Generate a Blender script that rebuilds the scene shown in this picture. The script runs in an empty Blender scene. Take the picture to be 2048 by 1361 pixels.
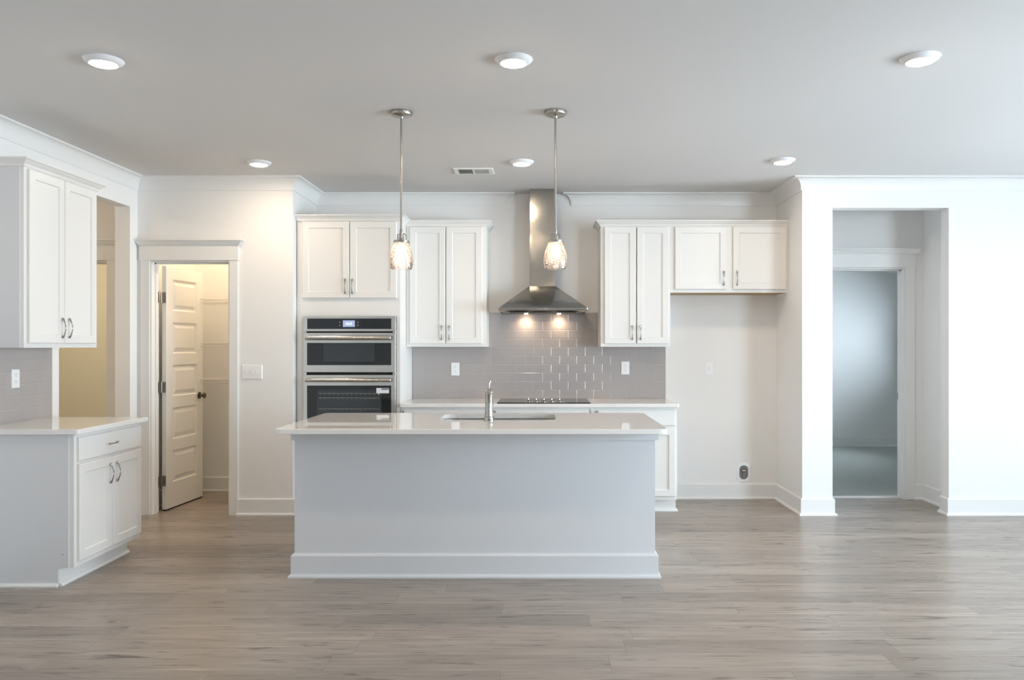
import bpy, bmesh, math, random
from mathutils import Vector, Matrix
random.seed(4)
PI = math.pi
sc = bpy.context.scene
C = bpy.data.collections.new('kitchen'); sc.collection.children.link(C)

# ------------------------------------------------------------------ camera
F_PX, VPX, HOR = 1580.0, 1080.0, 692.0          # focal length and vanishing point of the level camera, in a 2048x1361 frame
cam = bpy.data.cameras.new('camera'); cam_o = bpy.data.objects.new('camera', cam); C.objects.link(cam_o)
cam_o.location = (0, 0, 1.39); cam_o.rotation_euler = (PI / 2, 0, 0)
cam.sensor_width = 36; cam.lens = 36 * F_PX / 2048
cam.shift_x = -(VPX - 1024) / 2048; cam.shift_y = (HOR - 680.5) / 2048
cam.clip_start = .05
sc.camera = cam_o

# ------------------------------------------------------------------ sky, daylight, exposure
W = bpy.data.worlds.new('sky'); sc.world = W; W.use_nodes = True
bg = W.node_tree.nodes['Background']
bg.inputs[0].default_value = (0.75, 0.88, 1.0, 1); bg.inputs[1].default_value = 24.0
sc.view_settings.view_transform = 'Standard'; sc.view_settings.look = 'None'
sc.view_settings.gamma = 1; sc.view_settings.use_curve_mapping = False
sc.view_settings.exposure = 0.17
sc.cycles.max_bounces = 12; sc.cycles.diffuse_bounces = 8; sc.cycles.glossy_bounces = 6
sc.cycles.transparent_max_bounces = 12; sc.cycles.caustics_reflective = False; sc.cycles.caustics_refractive = False
sc.cycles.sample_clamp_indirect = 6

def portal(x, y, z, sx, sy, rot):
    l = bpy.data.lights.new('daylight', 'AREA'); l.shape = 'RECTANGLE'; l.size = sx; l.size_y = sy
    l.cycles.is_portal = True
    o = bpy.data.objects.new('window_daylight', l); C.objects.link(o); o.location = (x, y, z); o.rotation_euler = rot
# the windows of the room behind and beside the camera, and of the bedroom
RW = [(.6, 2.1), (2.6, 4.4), (4.8, 5.8)]      # y ranges in the right wall
for y0, y1 in RW: portal(6.52, (y0 + y1) / 2, 1.325, 2.15, y1 - y0, (0, PI / 2, 0))
portal(5.45, -1.72, 1.25, 1.7, 2.4, (PI / 2, 0, 0))
portal(5.52, 9.85, 1.5, 1.2, 1.2, (0, PI / 2, 0))

# ------------------------------------------------------------------ materials
def mat(name, col, rough=.5, metal=0, spec=.5, emit=None, estr=0, coat=0):
    m = bpy.data.materials.new(name); m.use_nodes = True
    b = m.node_tree.nodes['Principled BSDF']
    b.inputs['Base Color'].default_value = (*col, 1); b.inputs['Roughness'].default_value = rough
    b.inputs['Metallic'].default_value = metal; b.inputs['Specular IOR Level'].default_value = spec
    if coat: b.inputs['Coat Weight'].default_value = coat; b.inputs['Coat Roughness'].default_value = .05
    if emit: b.inputs['Emission Color'].default_value = (*emit, 1); b.inputs['Emission Strength'].default_value = estr
    return m
class N:
    """small helper to write node graphs"""
    def __init__(s, m): s.m = m; s.t = m.node_tree; s.b = s.t.nodes['Principled BSDF']
    def n(s, typ, **k):
        x = s.t.nodes.new(typ)
        for a, v in k.items(): setattr(x, a, v)
        return x
    def set(s, inp, v):
        if hasattr(v, 'node'): s.t.links.new(v, inp)
        else: inp.default_value = v
    def math(s, op, a, b=0, c=None):
        x = s.n('ShaderNodeMath', operation=op); s.set(x.inputs[0], a); s.set(x.inputs[1], b)
        if c is not None: s.set(x.inputs[2], c)
        return x.outputs[0]
    def mix(s, f, a, b, blend='MIX'):
        x = s.n('ShaderNodeMix', data_type='RGBA', blend_type=blend); s.set(x.inputs[0], f); s.set(x.inputs[6], a); s.set(x.inputs[7], b)
        return x.outputs[2]
    def ramp(s, f, stops):
        x = s.n('ShaderNodeValToRGB'); s.set(x.inputs[0], f)
        e = x.color_ramp.elements
        while len(e) < len(stops): e.new(.5)
        for i, (p, c) in enumerate(stops): e[i].position = p; e[i].color = (*c, 1)
        return x.outputs[0]
def bumpy(m, scale, strength, dist=.002, stretch=(1, 1, 1)):
    g = N(m); tc = g.n('ShaderNodeTexCoord'); mp = g.n('ShaderNodeMapping'); mp.inputs['Scale'].default_value = stretch
    g.t.links.new(tc.outputs['Object'], mp.inputs[0])
    no = g.n('ShaderNodeTexNoise'); no.inputs['Scale'].default_value = scale; no.inputs['Detail'].default_value = 3
    g.t.links.new(mp.outputs[0], no.inputs[0])
    bu = g.n('ShaderNodeBump'); bu.inputs['Strength'].default_value = strength; bu.inputs['Distance'].default_value = dist
    g.t.links.new(no.outputs[0], bu.inputs['Height']); g.t.links.new(bu.outputs[0], g.b.inputs['Normal'])
    return m
M = {}
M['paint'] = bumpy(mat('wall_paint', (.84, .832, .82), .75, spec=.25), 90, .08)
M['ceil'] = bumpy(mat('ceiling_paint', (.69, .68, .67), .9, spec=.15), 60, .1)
M['trim'] = mat('trim_gloss_paint', (.81, .81, .80), .35)
M['cab'] = mat('cabinet_paint', (.78, .77, .75), .38)
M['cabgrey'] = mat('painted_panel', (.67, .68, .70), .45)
M['quartz'] = mat('white_quartz', (.80, .785, .765), .025, spec=.8)
M['wood'] = mat('raw_wood', (.45, .31, .17), .7)
M['chrome'] = mat('polished_nickel', (.47, .455, .43), .12, 1)
M['nickel'] = mat('brushed_nickel', (.40, .38, .35), .28, 1)
M['bronze'] = mat('aged_bronze', (.16, .135, .11), .35, .9)
M['black'] = mat('black_glass', (.008, .009, .011), .04, spec=.6)
M['dark'] = mat('dark_gap', (.02, .02, .02), .6)
M['window_dark'] = mat('oven_window', (.022, .027, .03), .05, spec=.7)
M['plastic'] = mat('white_plastic', (.86, .86, .87), .3)
M['slot'] = mat('slot_grey', (.18, .18, .19), .6)
M['wire'] = mat('white_coated_wire', (.74, .72, .68), .4)
M['vent'] = mat('vent_white', (.78, .77, .75), .4)
M['brass'] = mat('brass_valve', (.55, .42, .3), .3, 1)
M['sticker'] = mat('sticker_white', (.85, .85, .86), .5)
M['stickerbar'] = mat('sticker_bar', (.22, .22, .25), .5)
M['screen'] = mat('screen_blue', (.1, .12, .18), .3, emit=(.32, .40, .60), estr=.9)
M['screentext'] = mat('screen_text', (.8, .85, .9), .3, emit=(.85, .92, 1), estr=1.6)
M['lamp'] = mat('lit_lens', (1, 1, 1), .5, emit=(1.0, .80, .58), estr=190)
M['bulb'] = mat('lit_bulb', (1, 1, 1), .5, emit=(1.0, .76, .52), estr=130)
M['hoodlamp'] = mat('hood_lens', (1, 1, 1), .5, emit=(1.0, .72, .46), estr=60)
M['gapshade'] = mat('door_gap_shade', (.015, .014, .013), .9)  # near-black colour for the shade under the pantry door
M['greycap'] = mat('grey_metal_knob', (.35, .34, .32), .4, .6)

def steel(name, col, rough, stretch):
    m = mat(name, col, rough, 1)
    g = N(m); tc = g.n('ShaderNodeTexCoord'); mp = g.n('ShaderNodeMapping'); mp.inputs['Scale'].default_value = stretch
    g.t.links.new(tc.outputs['Object'], mp.inputs[0])
    no = g.n('ShaderNodeTexNoise'); no.inputs['Scale'].default_value = 30; g.t.links.new(mp.outputs[0], no.inputs[0])
    r = g.math('MULTIPLY_ADD', no.outputs[0], .12, rough - .06); g.t.links.new(r, g.b.inputs['Roughness'])
    n2 = g.n('ShaderNodeTexNoise'); n2.inputs['Scale'].default_value = 3.2; n2.inputs['Detail'].default_value = 1
    g.t.links.new(tc.outputs['Object'], n2.inputs[0])
    bu = g.n('ShaderNodeBump'); bu.inputs['Strength'].default_value = .35; bu.inputs['Distance'].default_value = .02
    g.t.links.new(n2.outputs[0], bu.inputs['Height']); g.t.links.new(bu.outputs[0], g.b.inputs['Normal'])
    return m
M['steel'] = steel('stainless_steel', (.64, .615, .575), .20, (.4, .4, 12))
M['hood'] = steel('hood_steel', (.42, .405, .38), .16, (12, 12, .4))
M['sinksteel'] = mat('sink_steel', (.66, .65, .64), .3, 1)

def glass_mat(name, tint, bump=False):
    m = bpy.data.materials.new(name); m.use_nodes = True; t = m.node_tree; t.nodes.remove(t.nodes['Principled BSDF'])
    out = t.nodes['Material Output']
    tr = t.nodes.new('ShaderNodeBsdfTransparent'); tr.inputs[0].default_value = (*tint, 1)
    gl = t.nodes.new('ShaderNodeBsdfGlossy'); gl.inputs['Roughness'].default_value = .04
    fr = t.nodes.new('ShaderNodeFresnel'); fr.inputs[0].default_value = 1.5
    mx = t.nodes.new('ShaderNodeMixShader')
    t.links.new(tr.outputs[0], mx.inputs[1]); t.links.new(gl.outputs[0], mx.inputs[2])
    if bump:      # seeded glass: little bubbles that scatter the lamp's light
        tc = t.nodes.new('ShaderNodeTexCoord'); vo = t.nodes.new('ShaderNodeTexVoronoi'); vo.inputs['Scale'].default_value = 95
        t.links.new(tc.outputs['Object'], vo.inputs[0])
        bu = t.nodes.new('ShaderNodeBump'); bu.inputs['Strength'].default_value = .45; bu.inputs['Distance'].default_value = .003
        t.links.new(vo.outputs[0], bu.inputs['Height'])
        t.links.new(bu.outputs[0], gl.inputs['Normal']); t.links.new(bu.outputs[0], fr.inputs['Normal'])
        tl = t.nodes.new('ShaderNodeBsdfTranslucent'); tl.inputs[0].default_value = (1, .93, .9, 1)
        df = t.nodes.new('ShaderNodeBsdfDiffuse'); df.inputs[0].default_value = (1, .93, .9, 1)
        ad = t.nodes.new('ShaderNodeMixShader'); ad.inputs[0].default_value = .5
        t.links.new(tl.outputs[0], ad.inputs[1]); t.links.new(df.outputs[0], ad.inputs[2])
        lt = t.nodes.new('ShaderNodeMath'); lt.operation = 'LESS_THAN'; lt.inputs[1].default_value = .30
        t.links.new(vo.outputs[0], lt.inputs[0])
        ml = t.nodes.new('ShaderNodeMath'); ml.operation = 'MULTIPLY_ADD'; ml.inputs[1].default_value = .13; ml.inputs[2].default_value = .02
        t.links.new(lt.outputs[0], ml.inputs[0])
        m2 = t.nodes.new('ShaderNodeMixShader'); t.links.new(ml.outputs[0], m2.inputs[0])
        t.links.new(mx.outputs[0], m2.inputs[1]); t.links.new(ad.outputs[0], m2.inputs[2])
        t.links.new(m2.outputs[0], out.inputs[0])
    else: t.links.new(mx.outputs[0], out.inputs[0])
    t.links.new(fr.outputs[0], mx.inputs[0])
    return m
M['glass'] = glass_mat('window_glass', (.97, .98, .98))
M['seeded'] = glass_mat('seeded_glass', (.98, .95, .94), True)

def floor_mat():
    m = mat('grey_oak_planks', (.4, .34, .28), .35, spec=.45); g = N(m)
    geo = g.n('ShaderNodeNewGeometry'); sp = g.n('ShaderNodeSeparateXYZ'); g.t.links.new(geo.outputs['Position'], sp.inputs[0])
    X, Y = sp.outputs[0], sp.outputs[1]
    row_f = g.math('DIVIDE', g.math('SUBTRACT', Y, 3.557), .1775); row = g.math('FLOOR', row_f)
    wn = g.n('ShaderNodeTexWhiteNoise', noise_dimensions='1D'); g.set(wn.inputs['W'], row)
    xf = g.math('ADD', g.math('DIVIDE', g.math('SUBTRACT', X, .488), 1.235), g.math('MULTIPLY', wn.outputs[0], 7.0))
    pl = g.math('FLOOR', xf)
    cid = g.n('ShaderNodeCombineXYZ'); g.set(cid.inputs[0], row); g.set(cid.inputs[1], pl)
    wp = g.n('ShaderNodeTexWhiteNoise', noise_dimensions='2D'); g.t.links.new(cid.outputs[0], wp.inputs[0])
    sc3 = g.n('ShaderNodeSeparateXYZ'); g.t.links.new(wp.outputs[1], sc3.inputs[0])
    # grain coordinates: shifted for each plank and stretched along it
    def coords(ax, ay, k):
        c = g.n('ShaderNodeCombineXYZ')
        g.set(c.inputs[0], g.math('ADD', g.math('MULTIPLY', X, ax), g.math('MULTIPLY', sc3.outputs[0], 37 * k)))
        g.set(c.inputs[1], g.math('ADD', g.math('MULTIPLY', Y, ay), g.math('MULTIPLY', sc3.outputs[1], 23 * k)))
        return c.outputs[0]
    def noise(co, s, d, r=.55, dist=0):
        n = g.n('ShaderNodeTexNoise'); n.inputs['Scale'].default_value = s; n.inputs['Detail'].default_value = d
        n.inputs['Roughness'].default_value = r; n.inputs['Distortion'].default_value = dist
        g.t.links.new(co, n.inputs[0]); return n.outputs[0]
    fine = noise(coords(1.6, 38, 1), 2.0, 6, .6, .3)
    wide = noise(coords(.8, 8.5, 1.7), 1.5, 3, .5, .6)
    knot = noise(coords(2.6, 16, 2.3), 1.1, 3, .55, 1.0)
    col = g.ramp(fine, [(.24, (.245, .198, .162)), (.5, (.345, .287, .242)), (.78, (.445, .380, .328))])
    col = g.mix(g.math('MULTIPLY', g.ramp(wide, [(.38, (0, 0, 0)), (.66, (1, 1, 1))]), .55), col, (.475, .415, .36, 1))
    kn = g.ramp(knot, [(.60, (0, 0, 0)), (.73, (1, 1, 1))])
    col = g.mix(g.math('MULTIPLY', kn, .85), col, (.12, .094, .078, 1))
    streak = noise(coords(.9, 30, 3.1), 1.3, 2, .5, .5)
    col = g.mix(g.math('MULTIPLY', g.ramp(streak, [(.60, (0, 0, 0)), (.72, (1, 1, 1))]), .5), col, (.60, .54, .475, 1))
    tone = g.math('MULTIPLY_ADD', sc3.outputs[2], .22, .69)
    tc = g.n('ShaderNodeCombineXYZ')
    for i in range(3): g.set(tc.inputs[i], tone)
    col = g.mix(1.0, col, tc.outputs[0], 'MULTIPLY')
    fy = g.math('FRACT', row_f); fx = g.math('FRACT', xf)
    ey = g.math('MULTIPLY', g.math('MINIMUM', fy, g.math('SUBTRACT', 1.0, fy)), .1775)
    ex = g.math('MULTIPLY', g.math('MINIMUM', fx, g.math('SUBTRACT', 1.0, fx)), 1.235)
    gap = g.math('LESS_THAN', g.math('MINIMUM', ey, ex), .0016)
    pale_edge = g.math('MULTIPLY', g.math('LESS_THAN', g.math('MULTIPLY', fy, .1775), .009), g.ramp(wide, [(.42, (0, 0, 0)), (.6, (1, 1, 1))]))  # paler band along one long edge of some planks
    col = g.mix(g.math('MULTIPLY', pale_edge, .5), col, (.62, .56, .49, 1))
    col = g.mix(g.math('MULTIPLY', gap, .55), col, (.15, .125, .11, 1))
    g.t.links.new(col, g.b.inputs['Base Color'])
    r = g.math('MULTIPLY_ADD', fine, .2, .20); g.t.links.new(r, g.b.inputs['Roughness'])
    bu = g.n('ShaderNodeBump'); bu.inputs['Strength'].default_value = .25; bu.inputs['Distance'].default_value = .001
    h = g.math('SUBTRACT', fine, g.math('MULTIPLY', gap, 1.5)); g.t.links.new(h, bu.inputs['Height'])
    g.t.links.new(bu.outputs[0], g.b.inputs['Normal'])
    return m
M['floor'] = floor_mat()
M['carpet'] = bumpy(mat('pale_carpet', (.50, .52, .49), .95, spec=.1), 220, .8, .01)

def tile_mat(axis, joint, z0):
    """glossy 3x6 subway tile in running bond; axis is the horizontal world axis, joint a joint of the even rows"""
    m = mat('grey_subway_tile', (.40, .37, .355), .12, spec=.5); g = N(m)
    geo = g.n('ShaderNodeNewGeometry'); sp = g.n('ShaderNodeSeparateXYZ'); g.t.links.new(geo.outputs['Position'], sp.inputs[0])
    U, Z = sp.outputs[axis], sp.outputs[2]
    rf = g.math('DIVIDE', g.math('SUBTRACT', Z, z0), .0773); row = g.math('FLOOR', rf)
    odd = g.math('MODULO', row, 2.0)
    uf = g.math('ADD', g.math('DIVIDE', g.math('SUBTRACT', U, joint - 15.45), .1545), g.math('MULTIPLY', odd, .5))
    fy = g.math('FRACT', rf); fx = g.math('FRACT', uf)
    ey = g.math('MULTIPLY', g.math('MINIMUM', fy, g.math('SUBTRACT', 1.0, fy)), .0773)
    ex = g.math('MULTIPLY', g.math('MINIMUM', fx, g.math('SUBTRACT', 1.0, fx)), .1545)
    e = g.math('MINIMUM', ex, ey)
    gap = g.math('LESS_THAN', e, .0013)
    cid = g.n('ShaderNodeCombineXYZ'); g.set(cid.inputs[0], row); g.set(cid.inputs[1], g.math('FLOOR', uf))
    wp = g.n('ShaderNodeTexWhiteNoise', noise_dimensions='2D'); g.t.links.new(cid.outputs[0], wp.inputs[0])
    base = g.mix(wp.outputs[0], (.395, .366, .356, 1), (.405, .376, .364, 1))
    col = g.mix(gap, base, (.425, .395, .383, 1)); g.t.links.new(col, g.b.inputs['Base Color'])
    g.t.links.new(g.math('MULTIPLY_ADD', gap, .6, .10), g.b.inputs['Roughness'])
    edge = g.n('ShaderNodeMapRange'); g.set(edge.inputs[0], e); edge.inputs[1].default_value = .0008; edge.inputs[2].default_value = .005
    nz = g.n('ShaderNodeTexNoise'); nz.inputs['Scale'].default_value = 9; g.t.links.new(geo.outputs['Position'], nz.inputs[0])
    # each tile sits at a slightly different angle
    sx = g.n('ShaderNodeSeparateXYZ'); g.t.links.new(wp.outputs[1], sx.inputs[0])
    tilt = g.math('ADD', g.math('MULTIPLY', g.math('SUBTRACT', sx.outputs[0], .5), g.math('MULTIPLY', fx, .5)),
                  g.math('MULTIPLY', g.math('SUBTRACT', sx.outputs[1], .5), g.math('MULTIPLY', fy, .3)))
    h = g.math('ADD', g.math('ADD', edge.outputs[0], g.math('MULTIPLY', nz.outputs[0], .8)), tilt)
    bu = g.n('ShaderNodeBump'); bu.inputs['Strength'].default_value = .5; bu.inputs['Distance'].default_value = .0022
    g.t.links.new(h, bu.inputs['Height']); g.t.links.new(bu.outputs[0], g.b.inputs['Normal'])
    return m
M['tile_back'] = tile_mat(0, .027, .914); M['tile_left'] = tile_mat(1, 5.33, .914)

# ------------------------------------------------------------------ mesh helpers
def box(bm, x0, x1, y0, y1, z0, z1, bev=0):
    x0, x1 = sorted((x0, x1)); y0, y1 = sorted((y0, y1)); z0, z1 = sorted((z0, z1))
    v = [bm.verts.new(p) for p in ((x0, y0, z0), (x1, y0, z0), (x1, y1, z0), (x0, y1, z0), (x0, y0, z1), (x1, y0, z1), (x1, y1, z1), (x0, y1, z1))]
    fs = [bm.faces.new([v[i] for i in q]) for q in ((3, 2, 1, 0), (4, 5, 6, 7), (0, 1, 5, 4), (1, 2, 6, 5), (2, 3, 7, 6), (3, 0, 4, 7))]
    if bev:
        es = list({e for f in fs for e in f.edges})
        bmesh.ops.bevel(bm, geom=es, offset=bev, segments=2, affect='EDGES', profile=.5)
def loft(bm, rings, closed=True, cap0=True, cap1=True, loop=False):
    """rings of equal length joined one to the next"""
    R = [[bm.verts.new(p) for p in r] for r in rings]; n = len(R[0])
    pairs = list(zip(R, R[1:])) + ([(R[-1], R[0])] if loop else [])
    for a, b in pairs:
        for i in range(n if closed else n - 1):
            j = (i + 1) % n
            try: bm.faces.new((a[i], a[j], b[j], b[i]))
            except ValueError: pass
    if not loop and closed:
        if cap0: bm.faces.new(R[0][::-1])
        if cap1: bm.faces.new(R[-1])
def tube(bm, pts, radii, seg=10, flat=1.0, up=None):
    pts = [Vector(p) for p in pts]
    if not hasattr(radii, '__len__'): radii = [radii] * len(pts)
    rings = []; ref = Vector(up) if up else None
    for i, p in enumerate(pts):
        t = (pts[min(i + 1, len(pts) - 1)] - pts[max(i - 1, 0)]).normalized()
        if ref is None: ref = Vector((0, 0, 1)) if abs(t.z) < .9 else Vector((1, 0, 0))
        a = (ref - t * ref.dot(t)).normalized(); b = t.cross(a); 
        rings.append([p + (a * math.cos(2 * PI * k / seg) + b * flat * math.sin(2 * PI * k / seg)) * radii[i] for k in range(seg)])
    loft(bm, rings)
def lathe(bm, prof, cx=0, cy=0, seg=32, closed_prof=False):
    """prof: (r, z) pairs; the axis is vertical"""
    rings = [[(cx + max(r, 1e-5) * math.cos(2 * PI * k / seg), cy + max(r, 1e-5) * math.sin(2 * PI * k / seg), z) for k in range(seg)] for r, z in prof]
    loft(bm, rings, loop=closed_prof)
def sweep(bm, prof, path, closed=False):
    """prof: (distance out from the wall, z); path: 2D points, outwards is the right-hand side of the direction walked"""
    P = [Vector(p) for p in path]; n = len(P); rings = []
    for i, p in enumerate(P):
        def nrm(a, b):
            d = (b - a).normalized(); return Vector((d.y, -d.x))
        ns = []
        if closed or i > 0: ns.append(nrm(P[i - 1], p))
        if closed or i < n - 1: ns.append(nrm(p, P[(i + 1) % n]))
        m = ns[0] if len(ns) == 1 else (ns[0] + ns[1]) / (1 + ns[0].dot(ns[1]))
        rings.append([(p.x + m.x * d, p.y + m.y * d, z) for d, z in prof])
    loft(bm, rings, loop=closed)
def rrect(x0, x1, y0, y1, r, z, k=5):
    """rounded rectangle; r may be four radii for the corners (x1,y0) (x1,y1) (x0,y1) (x0,y0)"""
    rs = r if hasattr(r, '__len__') else [r] * 4
    out = []
    for (cx, cy, a0), q in zip(((x1, y0, -PI / 2), (x1, y1, 0), (x0, y1, PI / 2), (x0, y0, PI)), rs):
        ax = cx - q if cx == x1 else cx + q; ay = cy + q if cy == y0 else cy - q
        for i in range(k + 1):
            a = a0 + PI / 2 * i / k; out.append((ax + q * math.cos(a), ay + q * math.sin(a), z))
    return out
def obj(name, bm, m, parent=None, smooth=False, loc=None):
    me = bpy.data.meshes.new(name)
    bmesh.ops.recalc_face_normals(bm, faces=bm.faces[:])
    bm.to_mesh(me); bm.free()
    me.materials.append(M[m] if isinstance(m, str) else m)
    if smooth:
        me.polygons.foreach_set('use_smooth', [True] * len(me.polygons))
        me.set_sharp_from_angle(angle=math.radians(35))
    o = bpy.data.objects.new(name, me); C.objects.link(o)
    if parent is not None: o.parent = parent
    if loc: o.location = loc
    return o
def boxes(name, lst, m, parent=None, bev=0):
    bm = bmesh.new()
    for b in lst: box(bm, *b, bev=bev)
    return obj(name, bm, m, parent)
def tag(o, label, cat, group=None):
    o['label'] = label; o['category'] = cat
    if group: o['group'] = group
    return o
def thing(name, label, cat, loc=(0, 0, 0), rz=0, group=None):
    o = bpy.data.objects.new(name, None); C.objects.link(o); o.location = loc; o.rotation_euler = (0, 0, rz)
    o.empty_display_size = .1
    return tag(o, label, cat, group)
def struct(o): o['kind'] = 'structure'; return o
def copy_tree(o, parent=None):
    c = o.copy(); C.objects.link(c)
    if parent is not None: c.parent = parent
    for ch in [x for x in bpy.data.objects if x.parent == o]: copy_tree(ch, c)
    return c

# ------------------------------------------------------------------ room shell
ZC = 2.77
XL, YF, YB = -3.30, 6.478, 7.18                 # left wall, front plane of the pantry wall, back wall of the kitchen recess
AL, AR = -2.026, 2.15                           # sides of the recess
struct(boxes('floor', [(-5.35, 6.52, -1.72, 7.22, -.06, 0), (-5.35, -2.0, 7.22, 8.72, -.06, 0)], 'floor'))
struct(boxes('floor_bedroom', [(1.08, 5.52, 7.22, 10.97, -.06, .012)], 'carpet'))
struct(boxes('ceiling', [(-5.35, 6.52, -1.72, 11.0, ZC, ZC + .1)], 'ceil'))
def wall_x(name, x0, x1, y0, y1, openings):
    """wall running along y, with openings (y0, y1, z0, z1)"""
    L = []; y = y0
    for a, b, z0, z1 in sorted(openings):
        L.append((x0, x1, y, a, 0, ZC))
        if z0 > 0: L.append((x0, x1, a, b, 0, z0))
        L.append((x0, x1, a, b, z1, ZC)); y = b
    L.append((x0, x1, y, y1, 0, ZC))
    return struct(boxes(name, L, 'paint'))
def wall_y(name, y0, y1, x0, x1, openings):
    L = []; x = x0
    for a, b, z0, z1 in sorted(openings):
        L.append((x, a, y0, y1, 0, ZC))
        if z0 > 0: L.append((a, b, y0, y1, 0, z0))
        L.append((a, b, y0, y1, z1, ZC)); x = b
    L.append((x, x1, y0, y1, 0, ZC))
    return struct(boxes(name, L, 'paint'))
wall_y('wall_back', YB, YB + .12, -2.146, 2.27, [])
wall_x('wall_left', XL - .12, XL, -1.6, YF, [(5.42, 6.358, 0, 2.512)])
wall_y('wall_front_left', YF, YF + .12, XL - .12, AL, [(-3.196, -2.542, 0, 2.089)])
wall_x('wall_recess_left', AL - .12, AL, YF + .12, YB, [])
wall_x('wall_recess_right', AR, AR + .12, 6.605, YB, [])
wall_y('wall_front_right', YF, 6.605, AR, 6.4, [(2.399, 3.352, 0, 2.522)])
wall_x('wall_right', 6.4, 6.52, -1.72, 6.605, [(a, b, .25, 2.4) for a, b in RW])
wall_y('wall_rear', -1.72, -1.6, -3.42, 6.4, [(4.6, 6.3, .05, 2.45)])
# pantry
wall_x('wall_pantry_left', XL - .12, XL, YF + .12, 7.55, [])
wall_y('wall_pantry_back', 7.55, 7.67, XL - .12, AL - .12, [])
wall_x('wall_pantry_right', AL - .12, AL - .0, YB + .12, 7.67, [])
# passage on the left and the room behind its end door
wall_x('wall_passage_left', -5.35, -5.23, 4.2, 8.72, [])
wall_y('wall_passage_near', 4.2, 4.32, -5.23, XL - .12, [])
wall_y('wall_passage_end', YF, YF + .12, -5.23, XL - .12, [(-4.382, -3.543, 0, 2.089)])
wall_y('wall_den_back', 8.6, 8.72, -5.23, XL - .12, [])
wall_x('wall_den_right', XL - .12, XL, 7.67, 8.72, [])
# small hall on the right and the bedroom behind it
wall_x('wall_hall_right', 3.474, 3.594, 6.605, 7.15, [])
wall_y('wall_hall_back', 7.15, 7.27, 2.27, 5.52, [(2.468, 3.301, 0, 2.097)])
wall_x('wall_bedroom_left', 1.08, 1.2, 7.30, 10.97, [])
wall_x('wall_bedroom_right', 5.4, 5.52, 7.27, 10.97, [(9.25, 10.45, .9, 2.1)])
wall_y('wall_bedroom_back', 10.85, 10.97, 1.2, 5.4, [])

# baseboards and crown moulding follow the walls
BASE = [(0, 0), (.031, 0), (.031, .009), (.026, .017), (.015, .021), (.015, .130), (.006, .139), (0, .139)]
def crown_prof(p=.085, h=.107):
    L = [(0, ZC), (0, ZC - h), (.010, ZC - h), (.012, ZC - h + .010)]
    for i in range(7):
        a = PI / 2 * i / 6
        L.append((.012 + (p - .018) * (1 - math.cos(a)), ZC - h + .010 + (h - .020) * math.sin(a)))
    return L + [(p, ZC - .010), (p, ZC)]
def base(name, path):
    bm = bmesh.new(); sweep(bm, BASE, path); return struct(obj(name, bm, 'trim'))
def crown(name, path):
    bm = bmesh.new(); sweep(bm, crown_prof(), path); return struct(obj(name, bm, 'trim', smooth=True))
base('baseboard_left', [(XL, -1.6), (XL, 4.55)])
base('baseboard_left_end', [(XL - .11, 6.358), (XL, 6.358), (XL, YF), (-3.256, YF)])
base('baseboard_front_left', [(-2.482, YF), (AL, YF), (AL, 6.53)])
base('baseboard_recess', [(1.142, YB), (AR, YB), (AR, YF), (2.399, YF), (2.399, 6.605)])
base('baseboard_front_right', [(3.352, 6.605), (3.352, YF), (6.4, YF), (6.4, -1.6)])
base('baseboard_hall', [(3.374, 7.15), (3.474, 7.15), (3.474, 6.605)])
base('baseboard_pantry', [(XL, YF + .12), (XL, 7.55), (AL - .12, 7.55), (AL - .12, YF + .12)])
base('baseboard_bedroom', [(1.2, 7.30), (1.2, 10.85), (5.4, 10.85), (5.4, 7.27)])
base('baseboard_passage', [(-5.23, 4.32), (-5.23, YF), (-4.455, YF)])
crown('trim_1', [(XL, -1.6), (XL, YF), (AL, YF), (AL, YB), (-.314, YB), (-.314, YB + .09)])
crown('trim_2', [(.293, YB + .09), (.293, YB), (AR, YB), (AR, YF), (6.4, YF), (6.4, -1.6)])

# door casings (flat side boards, wider head board, moulded cap)
def casing(name, x0, x1, zt, yf, yb, w=.07, strike=False, back_only=False):
    bm = bmesh.new(); t = .018
    yo = yf - t
    box(bm, x0 - w, x0, yo, yf, 0, zt + .002, .002); box(bm, x1, x1 + w, yo, yf, 0, zt + .002, .002)
    box(bm, x0 - w - .008, x1 + w + .008, yo - .006, yf, zt, zt + .125, .002)
    zc = zt + .125
    CAP = [(0, zc), (.008, zc), (.012, zc + .012), (.022, zc + .016), (.026, zc + .028), (.040, zc + .034), (.040, zc + .044), (0, zc + .044)]
    xa, xb = x0 - w - .010, x1 + w + .010
    sweep(bm, CAP, [(xa, yf), (xa, yo - .008), (xb, yo - .008), (xb, yf)][::-1] if False else [(xb, yf + .0), (xb, yo - .008), (xa, yo - .008), (xa, yf + .0)][::-1])
    box(bm, xa, xb, yo - .008, yf, zc, zc + .043)
    # jambs line the opening, with a stop strip
    j = .012
    box(bm, x0 + .0005, x0 + j, yf - .002, yb + .002, 0, zt - j); box(bm, x1 - j, x1 - .0005, yf - .002, yb + .002, 0, zt - j); box(bm, x0 + .0005, x1 - .0005, yf - .002, yb + .002, zt - j, zt - .0005)
    ym = yf + (yb - yf) * .45
    box(bm, x0 + j, x0 + j + .011, ym, ym + .03, 0, zt - j); box(bm, x1 - j - .011, x1 - j, ym, ym + .03, 0, zt - j); box(bm, x0 + j, x1 - j, ym, ym + .03, zt - j - .011, zt - j)
    # plain casing on the far side
    box(bm, x0 - w, x0, yb, yb + t, 0, zt); box(bm, x1, x1 + w, yb, yb + t, 0, zt); box(bm, x0 - w, x1 + w, yb, yb + t, zt, zt + .1)
    return struct(obj(name, bm, 'trim'))
casing('trim_3', -3.196, -2.542, 2.089, YF, YF + .12)
casing('trim_4', -4.382, -3.543, 2.089, YF, YF + .12)
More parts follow.
